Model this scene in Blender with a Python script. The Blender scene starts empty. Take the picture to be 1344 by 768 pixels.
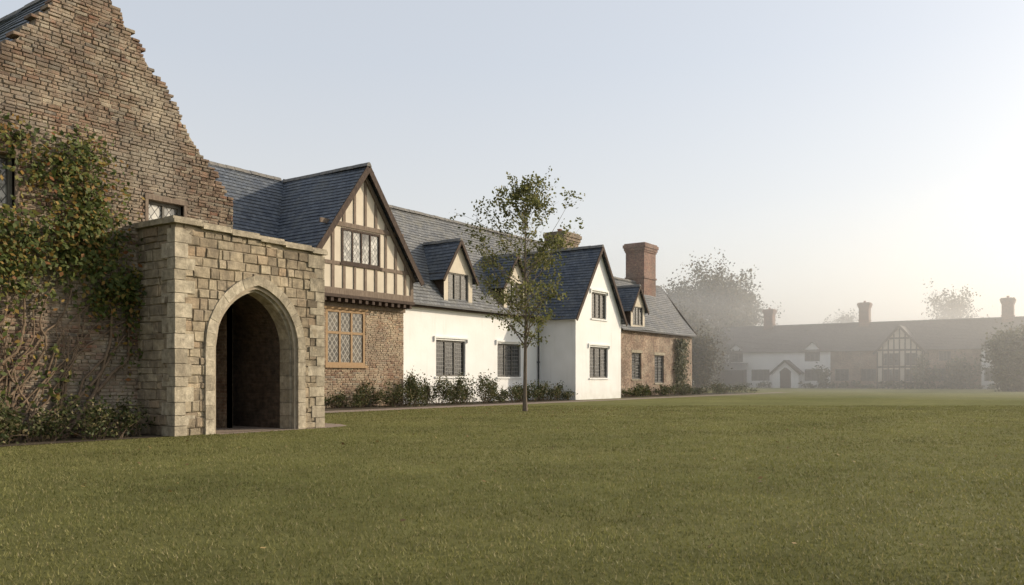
import bpy, bmesh, math, random
import numpy as np
from mathutils import Vector, noise, Matrix
random.seed(11); rng=np.random.default_rng(5)
scene=bpy.context.scene
scene.view_settings.view_transform='Standard'; scene.view_settings.look='None'
scene.view_settings.exposure=0; scene.view_settings.gamma=1

# ------------------------------------------------------------ materials
def mat_new(name, rough=0.85, spec=0.3):
    m=bpy.data.materials.new(name); m.use_nodes=True
    nt=m.node_tree; b=nt.nodes['Principled BSDF']
    b.inputs['Roughness'].default_value=rough
    b.inputs['Specular IOR Level'].default_value=spec
    return m,nt,b
def setin(n,**kw):
    for k,v in kw.items(): n.inputs[k.replace('_',' ')].default_value=v
def c4(c): return (c[0],c[1],c[2],1)
def mixc(nt,fac,a,b,blend='MIX'):
    n=nt.nodes.new('ShaderNodeMix'); n.data_type='RGBA'; n.blend_type=blend
    for sock,v in ((n.inputs[0],fac),(n.inputs[6],a),(n.inputs[7],b)):
        if isinstance(v,(int,float)): sock.default_value=v
        elif isinstance(v,tuple): sock.default_value=c4(v)
        else: nt.links.new(v,sock)
    return n.outputs[2]
def math_(nt,op,a,b=0.0,clamp=False):
    n=nt.nodes.new('ShaderNodeMath'); n.operation=op; n.use_clamp=clamp
    for i,v in enumerate((a,b)):
        if isinstance(v,(int,float)): n.inputs[i].default_value=v
        else: nt.links.new(v,n.inputs[i])
    return n.outputs[0]
def ramp(nt,fac,stops,interp='LINEAR'):
    n=nt.nodes.new('ShaderNodeValToRGB'); n.color_ramp.interpolation=interp
    el=n.color_ramp.elements
    while len(el)<len(stops): el.new(0.5)
    for e,(p,c) in zip(el,stops): e.position=p; e.color=c4(c) if isinstance(c,tuple) else (c,c,c,1)
    nt.links.new(fac,n.inputs[0]); return n.outputs[0]
def noise_(nt,scale,detail=4,vec=None,rough=0.55):
    n=nt.nodes.new('ShaderNodeTexNoise'); setin(n,Scale=scale,Detail=detail,Roughness=rough)
    if vec is None:
        g=nt.nodes.new('ShaderNodeNewGeometry'); vec=g.outputs['Position']
    nt.links.new(vec,n.inputs['Vector']); return n.outputs['Fac']
def bump(nt,b,h,strength=0.4,dist=0.02):
    n=nt.nodes.new('ShaderNodeBump'); setin(n,Strength=strength,Distance=dist)
    nt.links.new(h,n.inputs['Height']); nt.links.new(n.outputs[0],b.inputs['Normal'])
def uvnode(nt):
    return nt.nodes.new('ShaderNodeUVMap').outputs[0]

def mat_bricktex(name,c1,c2,mortar,bw,bh,ms=0.008,patch=(0.45,0.38,0.28),patchamt=0.5):
    m,nt,b=mat_new(name)
    uv=uvnode(nt)
    nz=nt.nodes.new('ShaderNodeTexNoise'); setin(nz,Scale=2.5,Detail=3)
    nt.links.new(uv,nz.inputs['Vector'])
    vm=nt.nodes.new('ShaderNodeVectorMath'); vm.operation='SCALE'; vm.inputs['Scale'].default_value=0.04
    nt.links.new(nz.outputs['Color'],vm.inputs[0])
    va=nt.nodes.new('ShaderNodeVectorMath'); va.operation='ADD'
    nt.links.new(uv,va.inputs[0]); nt.links.new(vm.outputs[0],va.inputs[1])
    br=nt.nodes.new('ShaderNodeTexBrick'); setin(br,Scale=1.0,Color1=c4(c1),Color2=c4(c2),Mortar=c4(mortar))
    br.inputs['Mortar Size'].default_value=ms; br.inputs['Brick Width'].default_value=bw
    br.inputs['Row Height'].default_value=bh; br.inputs['Mortar Smooth'].default_value=0.3
    nt.links.new(va.outputs[0],br.inputs['Vector'])
    n1=noise_(nt,1.1,6,rough=.7); f=ramp(nt,n1,[(0.45,0.0),(0.62,patchamt)])
    col=mixc(nt,f,br.outputs['Color'],patch)
    n4=ramp(nt,noise_(nt,0.7,5),[(0.35,0.7),(0.65,1.15)])
    col=mixc(nt,1.0,col,n4,'MULTIPLY')
    n2=noise_(nt,7,6,rough=.75); v=ramp(nt,n2,[(0.32,0.4),(0.68,1.45)])
    col=mixc(nt,1.0,col,v,'MULTIPLY')
    nt.links.new(col,b.inputs['Base Color'])
    h=math_(nt,'ADD',math_(nt,'SUBTRACT',1.0,br.outputs['Fac']),math_(nt,'MULTIPLY',n2,0.6))
    bump(nt,b,h,0.7,0.02)
    return m
def mat_island(name,stops,nscale=9,patch=None,pscale=0.9,plo=0.52,phi=0.68,pamt=0.6,bs=0.5,streak=None,patch2=None):
    m,nt,b=mat_new(name,0.9,0.2)
    g=nt.nodes.new('ShaderNodeNewGeometry')
    col=ramp(nt,g.outputs['Random Per Island'],stops)
    n2=noise_(nt,nscale,6,rough=.7); v=ramp(nt,n2,[(0.3,0.5),(0.7,1.4)])
    col=mixc(nt,1.0,col,v,'MULTIPLY')
    if patch:
        f=ramp(nt,noise_(nt,pscale,7,rough=0.75),[(plo,0.0),(phi,pamt)])
        col=mixc(nt,f,col,patch)
    if patch2:
        f=ramp(nt,noise_(nt,pscale*.6,6,rough=0.7),[(.42,0.7),(.55,0.0)])
        col=mixc(nt,f,col,patch2)
    if streak:
        mp=nt.nodes.new('ShaderNodeMapping'); mp.inputs['Scale'].default_value=(2.2,2.2,0.35)
        nt.links.new(g.outputs['Position'],mp.inputs[0])
        st=ramp(nt,noise_(nt,1.5,6,mp.outputs[0],.7),[(0.5,0.0),(0.68,0.6)])
        col=mixc(nt,st,col,streak)
    n3=ramp(nt,noise_(nt,0.45,4),[(0.3,0.7),(0.65,1.12)])
    col=mixc(nt,1.0,col,n3,'MULTIPLY')
    nt.links.new(col,b.inputs['Base Color'])
    bump(nt,b,noise_(nt,24,6,rough=.7),bs,0.03)
    return m
def mat_noise(name,ca,cb,scale=3,detail=5,rough=0.9,bs=0.3,bscale=25,dirt=None,stretch=None,bd=0.01):
    m,nt,b=mat_new(name,rough,0.25)
    g=nt.nodes.new('ShaderNodeNewGeometry'); vec=g.outputs['Position']
    if stretch:
        mp=nt.nodes.new('ShaderNodeMapping'); mp.inputs['Scale'].default_value=stretch
        nt.links.new(vec,mp.inputs[0]); vec=mp.outputs[0]
    f=ramp(nt,noise_(nt,scale,detail,vec),[(0.3,0.0),(0.7,1.0)])
    col=mixc(nt,f,ca,cb)
    if dirt:
        sx=nt.nodes.new('ShaderNodeSeparateXYZ'); nt.links.new(g.outputs['Position'],sx.inputs[0])
        dz=math_(nt,'SUBTRACT',1.0,math_(nt,'DIVIDE',sx.outputs[2],1.1),True)
        dn=ramp(nt,noise_(nt,2.2,6),[(0.35,0.15),(0.7,1.0)])
        mp=nt.nodes.new('ShaderNodeMapping'); mp.inputs['Scale'].default_value=(3,3,0.25)
        nt.links.new(g.outputs['Position'],mp.inputs[0])
        st=ramp(nt,noise_(nt,1.3,6,mp.outputs[0]),[(0.55,0.0),(0.8,0.3)])
        fac=math_(nt,'MAXIMUM',math_(nt,'MULTIPLY',math_(nt,'MULTIPLY',dz,dn),0.6),st)
        col=mixc(nt,fac,col,dirt)
    nt.links.new(col,b.inputs['Base Color'])
    bump(nt,b,noise_(nt,bscale,5),bs,bd)
    return m
def mat_slate(name,ca,cb,lichen=(0.2,0.2,0.16),course=0.22):
    m,nt,b=mat_new(name,0.62,0.35)
    uv=uvnode(nt)
    br=nt.nodes.new('ShaderNodeTexBrick'); setin(br,Scale=1.0,Color1=c4(ca),Color2=c4(cb),Mortar=(0.02,0.022,0.026,1))
    br.inputs['Mortar Size'].default_value=0.008; br.inputs['Brick Width'].default_value=0.27
    br.inputs['Row Height'].default_value=course; br.inputs['Mortar Smooth'].default_value=0.1
    nt.links.new(uv,br.inputs['Vector'])
    f=ramp(nt,noise_(nt,0.9,7,rough=0.75),[(0.48,0.0),(0.68,0.7)])
    col=mixc(nt,f,br.outputs['Color'],lichen)
    v=ramp(nt,noise_(nt,6,5,rough=.7),[(0.3,0.65),(0.7,1.3)])
    col=mixc(nt,1.0,col,v,'MULTIPLY')
    nt.links.new(col,b.inputs['Base Color'])
    h=math_(nt,'ADD',math_(nt,'SUBTRACT',1.0,br.outputs['Fac']),math_(nt,'MULTIPLY',noise_(nt,12,4),0.8))
    bump(nt,b,h,0.5,0.012)
    return m
def mat_glass(name,diamond=True,light=(.1,.1,.09),cell=0.17,lw=.14,lead_c=(0.13,0.13,0.125),lo=.42,hi=.6):
    m,nt,b=mat_new(name,0.12,0.6)
    uv=uvnode(nt); sx=nt.nodes.new('ShaderNodeSeparateXYZ'); nt.links.new(uv,sx.inputs[0])
    u,v=sx.outputs[0],sx.outputs[1]
    if diamond:
        s=math_(nt,'DIVIDE',math_(nt,'ADD',math_(nt,'MULTIPLY',u,1.35),v),cell)
        t=math_(nt,'DIVIDE',math_(nt,'SUBTRACT',math_(nt,'MULTIPLY',u,1.35),v),cell)
    else:
        s=math_(nt,'DIVIDE',u,cell); t=math_(nt,'DIVIDE',v,cell*1.3)
    ls=math_(nt,'LESS_THAN',math_(nt,'FRACT',s),lw); lt=math_(nt,'LESS_THAN',math_(nt,'FRACT',t),lw)
    lead=math_(nt,'MAXIMUM',ls,lt)
    cb=nt.nodes.new('ShaderNodeCombineXYZ')
    nt.links.new(math_(nt,'FLOOR',s),cb.inputs[0]); nt.links.new(math_(nt,'FLOOR',t),cb.inputs[1])
    wn=nt.nodes.new('ShaderNodeTexWhiteNoise'); wn.noise_dimensions='3D'; nt.links.new(cb.outputs[0],wn.inputs[0])
    big=ramp(nt,noise_(nt,0.9,2),[(lo,0.0),(hi,1.0)])
    pane=mixc(nt,math_(nt,'MULTIPLY',math_(nt,'ADD',math_(nt,'MULTIPLY',wn.outputs[0],.6),.4),big),(0.012,0.014,0.016),light)
    col=mixc(nt,lead,pane,lead_c)
    nt.links.new(col,b.inputs['Base Color'])
    nt.links.new(math_(nt,'ADD',0.1,math_(nt,'MULTIPLY',lead,0.5)),b.inputs['Roughness'])
    bump(nt,b,math_(nt,'ADD',wn.outputs[0],noise_(nt,5,2)),0.25,0.02)
    return m
def mat_leaf(name,stops,trans=0.35,nsc=1.1):
    m,nt,b=mat_new(name,0.6,0.25)
    g=nt.nodes.new('ShaderNodeNewGeometry')
    col=ramp(nt,g.outputs['Random Per Island'],stops)
    v=ramp(nt,noise_(nt,nsc,5,rough=.65),[(0.3,0.62),(0.7,1.35)])
    col=mixc(nt,1.0,col,v,'MULTIPLY')
    nt.links.new(col,b.inputs['Base Color'])
    tr=nt.nodes.new('ShaderNodeBsdfTranslucent'); nt.links.new(col,tr.inputs['Color'])
    mx=nt.nodes.new('ShaderNodeMixShader'); mx.inputs[0].default_value=trans
    nt.links.new(b.outputs[0],mx.inputs[1]); nt.links.new(tr.outputs[0],mx.inputs[2])
    nt.links.new(mx.outputs[0],nt.nodes['Material Output'].inputs['Surface'])
    return m

M={}
M['brick_old']=mat_island('old_brick',[(0,(0.12,0.08,0.06)),(0.2,(0.18,0.115,0.08)),(0.4,(0.235,0.16,0.11)),(0.6,(0.28,0.21,0.15)),(0.75,(0.23,0.12,0.08)),(0.88,(0.33,0.275,0.2)),(1,(0.18,0.155,0.13))],
    patch=(0.36,0.315,0.245),pamt=0.75,plo=0.46,phi=0.6,streak=(.10,.08,.062),patch2=(.2,.175,.145))
M['brick_red']=mat_island('red_brick_blocks',[(0,(0.2,0.12,0.085)),(0.3,(0.3,0.19,0.125)),(0.5,(0.35,0.25,0.17)),(0.75,(0.39,0.31,0.215)),(0.88,(0.26,0.23,0.185)),(1,(0.25,0.145,0.1))],
    patch=(0.4,0.335,0.24),pamt=0.7,plo=.46,phi=.6,patch2=(.25,.2,.15))
M['mortar']=mat_noise('lime_mortar',(0.38,0.33,0.25),(0.26,0.215,0.16),4,5)
M['stone']=mat_island('porch_ashlar',[(0,(0.19,0.155,0.11)),(0.2,(0.30,0.245,0.17)),(0.5,(0.38,0.32,0.225)),(0.7,(0.26,0.215,0.155)),(0.85,(0.35,0.26,0.17)),(1,(0.43,0.37,0.265))],nscale=5,
    patch=(0.19,0.165,0.125),pamt=0.7,plo=.48,phi=.68,bs=.9,streak=(.14,.115,.088))
M['dress']=mat_island('dressed_stone',[(0,(0.31,0.27,0.2)),(0.5,(0.40,0.35,0.26)),(1,(0.46,0.405,0.31))],nscale=6,patch=(0.22,0.19,0.145),pamt=0.7,plo=.48,phi=.68,bs=0.7,streak=(.19,.16,.12))
M['brick']=mat_bricktex('brickwork',(0.23,0.14,0.10),(0.36,0.265,0.19),(0.4,0.34,0.26),0.23,0.085,patch=(.38,.315,.235),patchamt=.8)
M['brick_far']=mat_bricktex('brickwork_chimney',(0.2,0.095,0.07),(0.28,0.165,0.115),(0.28,0.23,0.18),0.23,0.085,patch=(0.2,0.16,0.13),patchamt=.6)
M['brick_shaded']=mat_bricktex('shaded_passage_brickwork',(0.06,0.04,0.028),(0.10,0.07,0.05),(0.09,0.075,0.055),0.23,0.085,patch=(.06,.05,.04))  # brickwork darkened: shade inside the passage is painted into its colour
M['stack']=mat_bricktex('chimney_stonework',(0.24,0.19,0.14),(0.3,0.225,0.16),(0.28,0.24,0.19),0.3,0.12,patch=(.2,.18,.15))
M['white']=mat_noise('white_render',(0.79,0.785,0.765),(0.72,0.715,0.69),0.8,6,bs=0.35,bscale=8,dirt=(0.5,0.48,0.43),bd=.015)
M['cream']=mat_noise('cream_plaster',(0.60,0.535,0.435),(0.49,0.435,0.345),1.2,6,bs=0.3,bscale=12)
M['timber']=mat_noise('weathered_oak',(0.12,0.09,0.07),(0.22,0.175,0.135),5,5,stretch=(4,4,0.8),bs=0.4)
M['timber_dark']=mat_noise('dark_oak',(0.045,0.033,0.028),(0.09,0.065,0.05),5,5,stretch=(2,2,1),bs=0.4)
M['oak']=mat_noise('oak_window_frame',(0.25,0.165,0.09),(0.36,0.25,0.15),5,5,stretch=(4,4,0.6),bs=0.3)
M['iron']=mat_noise('dark_painted_iron',(0.035,0.037,0.04),(0.055,0.055,0.055),8,3,0.5)
M['frame']=mat_noise('grey_window_frame',(0.1,0.095,0.085),(0.16,0.15,0.13),6,3,0.7)
M['slate']=mat_slate('slate_roof',(0.11,0.115,0.122),(0.175,0.177,0.175),(0.2,0.19,0.155))
M['slate_shaded']=mat_slate('shaded_slate_roof',(0.065,0.078,0.10),(0.115,0.13,0.152),(0.13,0.135,0.13))  # shaded copy of the slate: the cool shade is put into its colour
M['slate_far']=mat_slate('far_slate_roof',(0.095,0.08,0.066),(0.14,0.118,0.097),(0.15,0.13,0.1))
M['ridge']=mat_noise('ridge_tile',(0.13,0.13,0.13),(0.21,0.195,0.17),3,5)
M['glass']=mat_glass('leaded_glass',True,(.5,.49,.45),.27,.13,(.05,.05,.05),.3,.5)
M['glass_warm']=mat_glass('old_amber_glass',True,(.10,.085,.06),.34,.17,(.25,.235,.2),.3,.7)
M['glass_dk']=mat_glass('leaded_glass_dark',False,(.06,.06,.055),0.17)
M['clay']=mat_noise('clay_pot',(0.3,0.16,0.1),(0.36,0.22,0.15),4,4)
M['soil']=mat_noise('soil',(0.05,0.038,0.025),(0.09,0.07,0.045),5,6,bs=0.8,bscale=12,bd=0.05)
M['gravel']=mat_noise('gravel',(0.33,0.26,0.2),(0.2,0.16,0.13),22,7,bs=1.0,bscale=40,bd=0.03)
M['bark']=mat_noise('bark',(0.10,0.08,0.06),(0.19,0.155,0.12),8,5,stretch=(3,3,0.6),bs=0.8)
M['vinebark']=mat_noise('vine_bark',(0.12,0.085,0.055),(0.22,0.16,0.11),8,5,bs=0.6)
M['leaf_tree']=mat_leaf('tree_leaves',[(0,(0.08,0.09,0.03)),(0.4,(0.125,0.135,0.045)),(0.8,(0.175,0.175,0.065)),(1,(0.24,0.21,0.09))],0.5)
M['leaf_vine']=mat_leaf('creeper_leaves',[(0,(0.045,0.065,0.015)),(0.55,(0.10,0.125,0.03)),(0.78,(0.17,0.16,0.04)),(0.93,(0.26,0.16,0.04)),(1,(0.2,0.08,0.03))])
M['leaf_shrub']=mat_leaf('shrub_leaves',[(0,(0.03,0.045,0.014)),(0.5,(0.075,0.088,0.03)),(0.8,(0.13,0.12,0.05)),(1,(0.22,0.175,0.1))],0.25)
M['leaf_far']=mat_leaf('far_leaves',[(0,(0.045,0.045,0.018)),(0.6,(0.10,0.085,0.038)),(1,(0.17,0.13,0.06))],0.2)
M['leaf_dead']=mat_leaf('fallen_leaf_litter',[(0,(0.12,0.07,0.03)),(0.6,(0.22,0.14,0.05)),(1,(0.3,0.22,0.08))],0.1)
M['blade']=mat_leaf('grass_blades',[(0,(0.115,0.12,0.035)),(0.5,(0.175,0.172,0.055)),(0.85,(0.22,0.207,0.078)),(1,(0.32,0.27,0.14))],0.4,.4)
def mat_lawn():
    m,nt,b=mat_new('lawn_grass',0.95,0.1)
    a=ramp(nt,noise_(nt,0.18,6),[(0.3,0.0),(0.7,1.0)])
    col=mixc(nt,a,(0.145,0.148,0.046),(0.205,0.195,0.07))
    f=ramp(nt,noise_(nt,1.3,7,rough=0.75),[(0.3,0.7),(0.7,1.2)])
    col=mixc(nt,1.0,col,f,'MULTIPLY')
    nt.links.new(col,b.inputs['Base Color'])
    bump(nt,b,noise_(nt,30,6,rough=0.8),1.0,0.05)
    return m
M['lawn']=mat_lawn()

# ------------------------------------------------------------ building kit
def link(o): scene.collection.objects.link(o)
class Parts:
    def __init__(s,name):
        s.e=bpy.data.objects.new(name,None); link(s.e); s.d={}
    def bm(s,part,mat,auto=True):
        if part not in s.d:
            b=bmesh.new(); b.loops.layers.uv.new('UVMap'); s.d[part]=(b,mat,auto)
        return s.d[part][0]
    def add(s,name,me,mat):
        me.materials.append(M[mat]); o=bpy.data.objects.new(name,me); link(o); o.parent=s.e; return o
    def done(s):
        for part,(b,mat,auto) in s.d.items():
            if auto:
                uvl=b.loops.layers.uv.active; Z=Vector((0,0,1))
                for f in b.faces:
                    f.normal_update(); n=f.normal
                    if abs(n.z)>0.98: ua,va=Vector((1,0,0)),Vector((0,1,0))
                    else:
                        ua=Z.cross(n).normalized(); va=n.cross(ua)
                        if ua.x+ua.y<0: ua=-ua
                    for l in f.loops: l[uvl].uv=(l.vert.co.dot(ua),l.vert.co.dot(va))
            me=bpy.data.meshes.new(part); b.to_mesh(me); b.free(); s.add(part,me,mat)
def face(bm,pts): 
    return bm.faces.new([bm.verts.new(p) for p in pts])
def TY(y): return lambda a,d,z:(a,y+d,z)
def TX(x): return lambda a,d,z:(x+d,a,z)
W=TY(0)
def tbox(bm,T,a0,a1,d0,d1,z0,z1,skip_back=False):
    v=[bm.verts.new(T(a,d,z)) for a in (a0,a1) for d in (d0,d1) for z in (z0,z1)]
    fs=[(0,1,5,4),(0,2,3,1),(4,5,7,6),(1,3,7,5),(0,4,6,2)]
    if not skip_back: fs.append((2,6,7,3))
    for f in fs: bm.faces.new([v[i] for i in f])
def beam(bm,T,p,q,w,d0,d1):
    p=Vector(p); q=Vector(q); t=(q-p).normalized(); n=Vector((-t.y,t.x))*w/2
    c=[p+n,p-n,q-n,q+n]
    v=[bm.verts.new(T(k.x,d,k.y)) for d in (d0,d1) for k in c]
    for f in [(0,1,2,3),(4,7,6,5),(0,4,5,1),(1,5,6,2),(2,6,7,3),(3,7,4,0)]: bm.faces.new([v[i] for i in f])
def wall_grid(bm,T,a0,a1,z0,z1,holes=(),reveal=0.2,rakes=None):
    tmp=bmesh.new()
    A=sorted(set([a0,a1]+[h[0] for h in holes]+[h[1] for h in holes])); A=[a for a in A if a0<=a<=a1]
    Zs=sorted(set([z0,z1]+[h[2] for h in holes]+[h[3] for h in holes])); Zs=[z for z in Zs if z0<=z<=z1]
    for i in range(len(A)-1):
        for j in range(len(Zs)-1):
            am=(A[i]+A[i+1])/2; zm=(Zs[j]+Zs[j+1])/2
            if any(h[0]<am<h[1] and h[2]<zm<h[3] for h in holes): continue
            face(tmp,[T(A[i],0,Zs[j]),T(A[i+1],0,Zs[j]),T(A[i+1],0,Zs[j+1]),T(A[i],0,Zs[j+1])])
    if reveal:
        for h in holes:
            a,b,c,d=h[:4]; r=reveal
            for (p,q) in (((a,c),(a,d)),((a,d),(b,d)),((b,d),(b,c)),((b,c),(a,c))):
                face(tmp,[T(p[0],0,p[1]),T(q[0],0,q[1]),T(q[0],r,q[1]),T(p[0],r,p[1])])
    if rakes:
        xc,za,hw,ze=rakes
        for s in (-1,1):
            P0=Vector(T(xc,0,za)); e1=Vector(T(xc+s*hw,0,ze))-P0; e2=Vector(T(xc,1,za))-P0
            n=e1.cross(e2); 
            if n.z<0: n=-n
            bmesh.ops.bisect_plane(tmp,geom=tmp.verts[:]+tmp.edges[:]+tmp.faces[:],plane_co=P0,plane_no=n,clear_outer=True)
    for f in tmp.faces: face(bm,[v.co.copy() for v in f.verts])
    tmp.free()
def slope(bm,A,B,C,D,course=0.22,lift=0.03,sag=0.10,seed=0,seg=0.9):
    A,B,C,D=map(Vector,(A,B,C,D)); uvl=bm.loops.layers.uv.active
    n=(B-A).cross(D-A).normalized()
    if n.z<0: n=-n
    Lu=(B-A).length; Lv=(D-A).length
    nc=max(1,round(Lv/course)); ns=max(1,round(Lu/seg))
    def P(u,v):
        p=(A*(1-u)+B*u)*(1-v)+(D*(1-u)+C*u)*v
        return p+n*(sag*noise.noise(p*0.35+Vector((seed,0,0)))*1.0)
    for i in range(nc):
        v0,v1=i/nc,(i+1)/nc
        lows=[P(j/ns,v0)+n*(lift+random.uniform(-.01,.01)) for j in range(ns+1)]
        base=[P(j/ns,v0)-n*0.02 for j in range(ns+1)]
        tops=[P(j/ns,v1)+n*0.004 for j in range(ns+1)]
        off=seed*0.13
        for j in range(ns):
            f=face(bm,[lows[j],lows[j+1],tops[j+1],tops[j]])
            for l,(uu,vv) in zip(f.loops,((j,0),(j+1,0),(j+1,1),(j,1))): l[uvl].uv=(uu/ns*Lu+off,(i+vv)*course)
            f=face(bm,[base[j],base[j+1],lows[j+1],lows[j]])
            for l,(uu,vv) in zip(f.loops,((j,.1),(j+1,.1),(j+1,.2),(j,.2))): l[uvl].uv=(uu/ns*Lu+off,(i+vv)*course)
    return
def ridge_tiles(bm,p,q,w=0.16,l=0.45):
    p=Vector(p);q=Vector(q); L=(q-p).length; t=(q-p)/L; side=Vector((-t.y,t.x,0)); up=Vector((0,0,1))
    k=int(L/l)
    for i in range(k):
        a=p+t*(i*l+0.01); b=p+t*((i+1)*l-0.01); dz=random.uniform(0,.02)
        pro=[(-w,-0.12),(-w*.5,0.03),(0,0.07),(w*.5,0.03),(w,-0.12)]
        ra=[bm.verts.new(a+side*x+up*(z+dz)) for x,z in pro]; rb=[bm.verts.new(b+side*x+up*(z+dz)) for x,z in pro]
        for j in range(4): bm.faces.new([ra[j],ra[j+1],rb[j+1],rb[j]])
        bm.faces.new(ra); bm.faces.new(rb[::-1])
def blocks(bm,T,a0,a1,z0,z1,bw,bh,gap=0.012,holes=(),keep=None,prot=(0.0,0.018),wvar=0.25,hvar=0.12,back=0.02,rough=.005):
    z=z0
    while z<z1-bh*0.4:
        h=bh*random.uniform(1-hvar,1+hvar); h=min(h,z1-z); zm=z+h/2
        iv=[(a0,a1)]
        for H in holes:
            ha,hb=(H(zm) if callable(H) else ((H[0],H[1]) if H[2]<zm<H[3] else (None,None)))
            if ha is None: continue
            new=[]
            for p,q in iv:
                if hb<=p or ha>=q: new.append((p,q)); continue
                if ha>p: new.append((p,ha))
                if hb<q: new.append((hb,q))
            iv=new
        for p,q in iv:
            a=p-(random.random()*bw*0.5)
            while a<q:
                w=bw*random.uniform(1-wvar,1+wvar); 
                if random.random()<0.25: w*=0.5
                s,e=max(a,p),min(a+w,q)
                if q-e<bw*0.3: e=q
                a=e if e==q else a+w
                if e-s>0.03 and (keep is None or keep((s+e)/2,zm)):
                    pr=random.uniform(*prot); j=lambda:random.uniform(-rough,rough)
                    g=gap/2; x0,x1,y0,y1=s+g,e-g,z+g,z+h-g; bv=min(0.014,h*0.12)
                    f=[T(x0+bv+j(),-pr+j(),y0+bv+j()),T(x1-bv+j(),-pr+j(),y0+bv+j()),T(x1-bv+j(),-pr+j(),y1-bv+j()),T(x0+bv+j(),-pr+j(),y1-bv+j())]
                    m=[T(x0+j(),-pr+bv,y0+j()),T(x1+j(),-pr+bv,y0+j()),T(x1+j(),-pr+bv,y1+j()),T(x0+j(),-pr+bv,y1+j())]
                    r=[T(x0,back,y0),T(x1,back,y0),T(x1,back,y1),T(x0,back,y1)]
                    F=[bm.verts.new(k) for k in f];Mv=[bm.verts.new(k) for k in m];R=[bm.verts.new(k) for k in r]
                    bm.faces.new(F)
                    for i in range(4):
                        k=(i+1)%4; bm.faces.new([F[i],F[k],Mv[k],Mv[i]]); bm.faces.new([Mv[i],Mv[k],R[k],R[i]])
                if e>=q: break
        z+=h
def window(P,T,a0,a1,z0,z1,n=3,rows=2,frame='frame',glass='glass',fw=0.08,d0=0.08,sill=None,hood=None,mw=0.05):
    fb=P.bm('window_frames_'+frame,frame); gb=P.bm('window_'+glass,glass)
    d1=d0+0.09
    tbox(fb,T,a0,a0+fw,d0,d1,z0,z1); tbox(fb,T,a1-fw,a1,d0,d1,z0,z1)
    tbox(fb,T,a0+fw,a1-fw,d0,d1,z0,z0+fw); tbox(fb,T,a0+fw,a1-fw,d0,d1,z1-fw,z1)
    for i in range(1,n):
        a=a0+fw+(a1-a0-2*fw)*i/n; tbox(fb,T,a-mw/2,a+mw/2,d0+.004,d1,z0+fw,z1-fw)
    for j in range(1,rows):
        z=z0+(z1-z0)*(j/rows+ (0.08 if rows==2 else 0)); tbox(fb,T,a0+fw,a1-fw,d0+.01,d1,z-mw/2,z+mw/2)
    for i in range(n):
        for j in range(rows):
            pa=a0+fw+(a1-a0-2*fw)*i/n; pb=a0+fw+(a1-a0-2*fw)*(i+1)/n
            zz=[z0,z0+(z1-z0)*(1/rows+(0.08 if rows==2 else 0)),z1] if rows==2 else [z0+(z1-z0)*k/rows for k in range(rows+1)]
            t=random.uniform(-.012,.012); s=random.uniform(-.012,.012)
            face(gb,[T(pa,d0+.05+t,zz[j]),T(pb,d0+.05-t,zz[j]),T(pb,d0+.05-t+s,zz[j+1]),T(pa,d0+.05+t+s,zz[j+1])])
    if sill: tbox(P.bm('sills_'+sill,sill),T,a0-.1,a1+.1,-.07,d0+.02,z0-.1,z0-.002)
    if hood:
        hb=P.bm('hood_moulds_'+hood,hood)
        tbox(hb,T,a0-.2,a1+.2,-.09,0.01,z1+.1,z1+.2)
        tbox(hb,T,a0-.2,a0-.1,-.085,0.01,z1-.08,z1+.098); tbox(hb,T,a1+.1,a1+.2,-.085,0.01,z1-.08,z1+.098)
def barge(P,T,xc,za,hw,ze,d0,w=0.24,th=0.06,mat='timber_dark'):
    b=P.bm('bargeboards',mat)
    for s,k in ((-1,0),(1,0.003)): beam(b,T,(xc,za-w*.45),(xc+s*hw,ze-w*.45),w,d0+k,d0+th)
def gable_roof_y(P,xc,za,hw,ze,y0,y1,mat,seed=0,part='roof'):
    b=P.bm(part,mat,False)
    slope(b,(xc-hw,y1,ze),(xc-hw,y0,ze),(xc,y0,za),(xc,y1,za),seed=seed)
    slope(b,(xc+hw,y0,ze),(xc+hw,y1,ze),(xc,y1,za),(xc,y0,za),seed=seed+1)
    ridge_tiles(P.bm('ridge_tiles','ridge'),(xc,y0,za+.03),(xc,y1,za+.03))
def gable_roof_x(P,yc,za,hd,ze,x0,x1,mat,seed=0):
    b=P.bm('roof',mat,False)
    slope(b,(x0,yc-hd,ze),(x1,yc-hd,ze),(x1,yc,za),(x0,yc,za),seed=seed)
    slope(b,(x1,yc+hd,ze),(x0,yc+hd,ze),(x0,yc,za),(x1,yc,za),seed=seed+1)
    ridge_tiles(P.bm('ridge_tiles','ridge'),(x0,yc,za+.03),(x1,yc,za+.03))
def chimney(P,x,y,sx,sy,z0,z1,mat='brick_far',pots=2):
    b=P.bm('chimney_'+mat,mat); h=z1
    tbox(b,W,x-sx/2,x+sx/2,y-sy/2,y+sy/2,z0,h-.75)
    for k,(e,za,zb) in enumerate(((.06,h-.75,h-.6),(.12,h-.6,h-.38),(.19,h-.38,h-.12),(.1,h-.12,h))):
        tbox(b,W,x-sx/2-e,x+sx/2+e,y-sy/2-e,y+sy/2+e,za,zb)
    tbox(b,W,x-sx/2-.07,x+sx/2+.07,y-sy/2-.07,y+sy/2+.07,z0+(h-z0)*.42,z0+(h-z0)*.42+.14)
    pb=P.bm('chimney_pots','clay')
    for i in range(pots):
        px=x+(i-(pots-1)/2)*sx/max(pots,1)*.8
        for (r0,za,zb) in ((.16,h-.02,h+.22),(.19,h+.22,h+.28)):
            bmesh.ops.create_cone(pb,cap_ends=True,segments=12,radius1=r0,radius2=r0*.9,depth=zb-za,matrix=Matrix.Translation((px,y,(za+zb)/2)))
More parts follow.
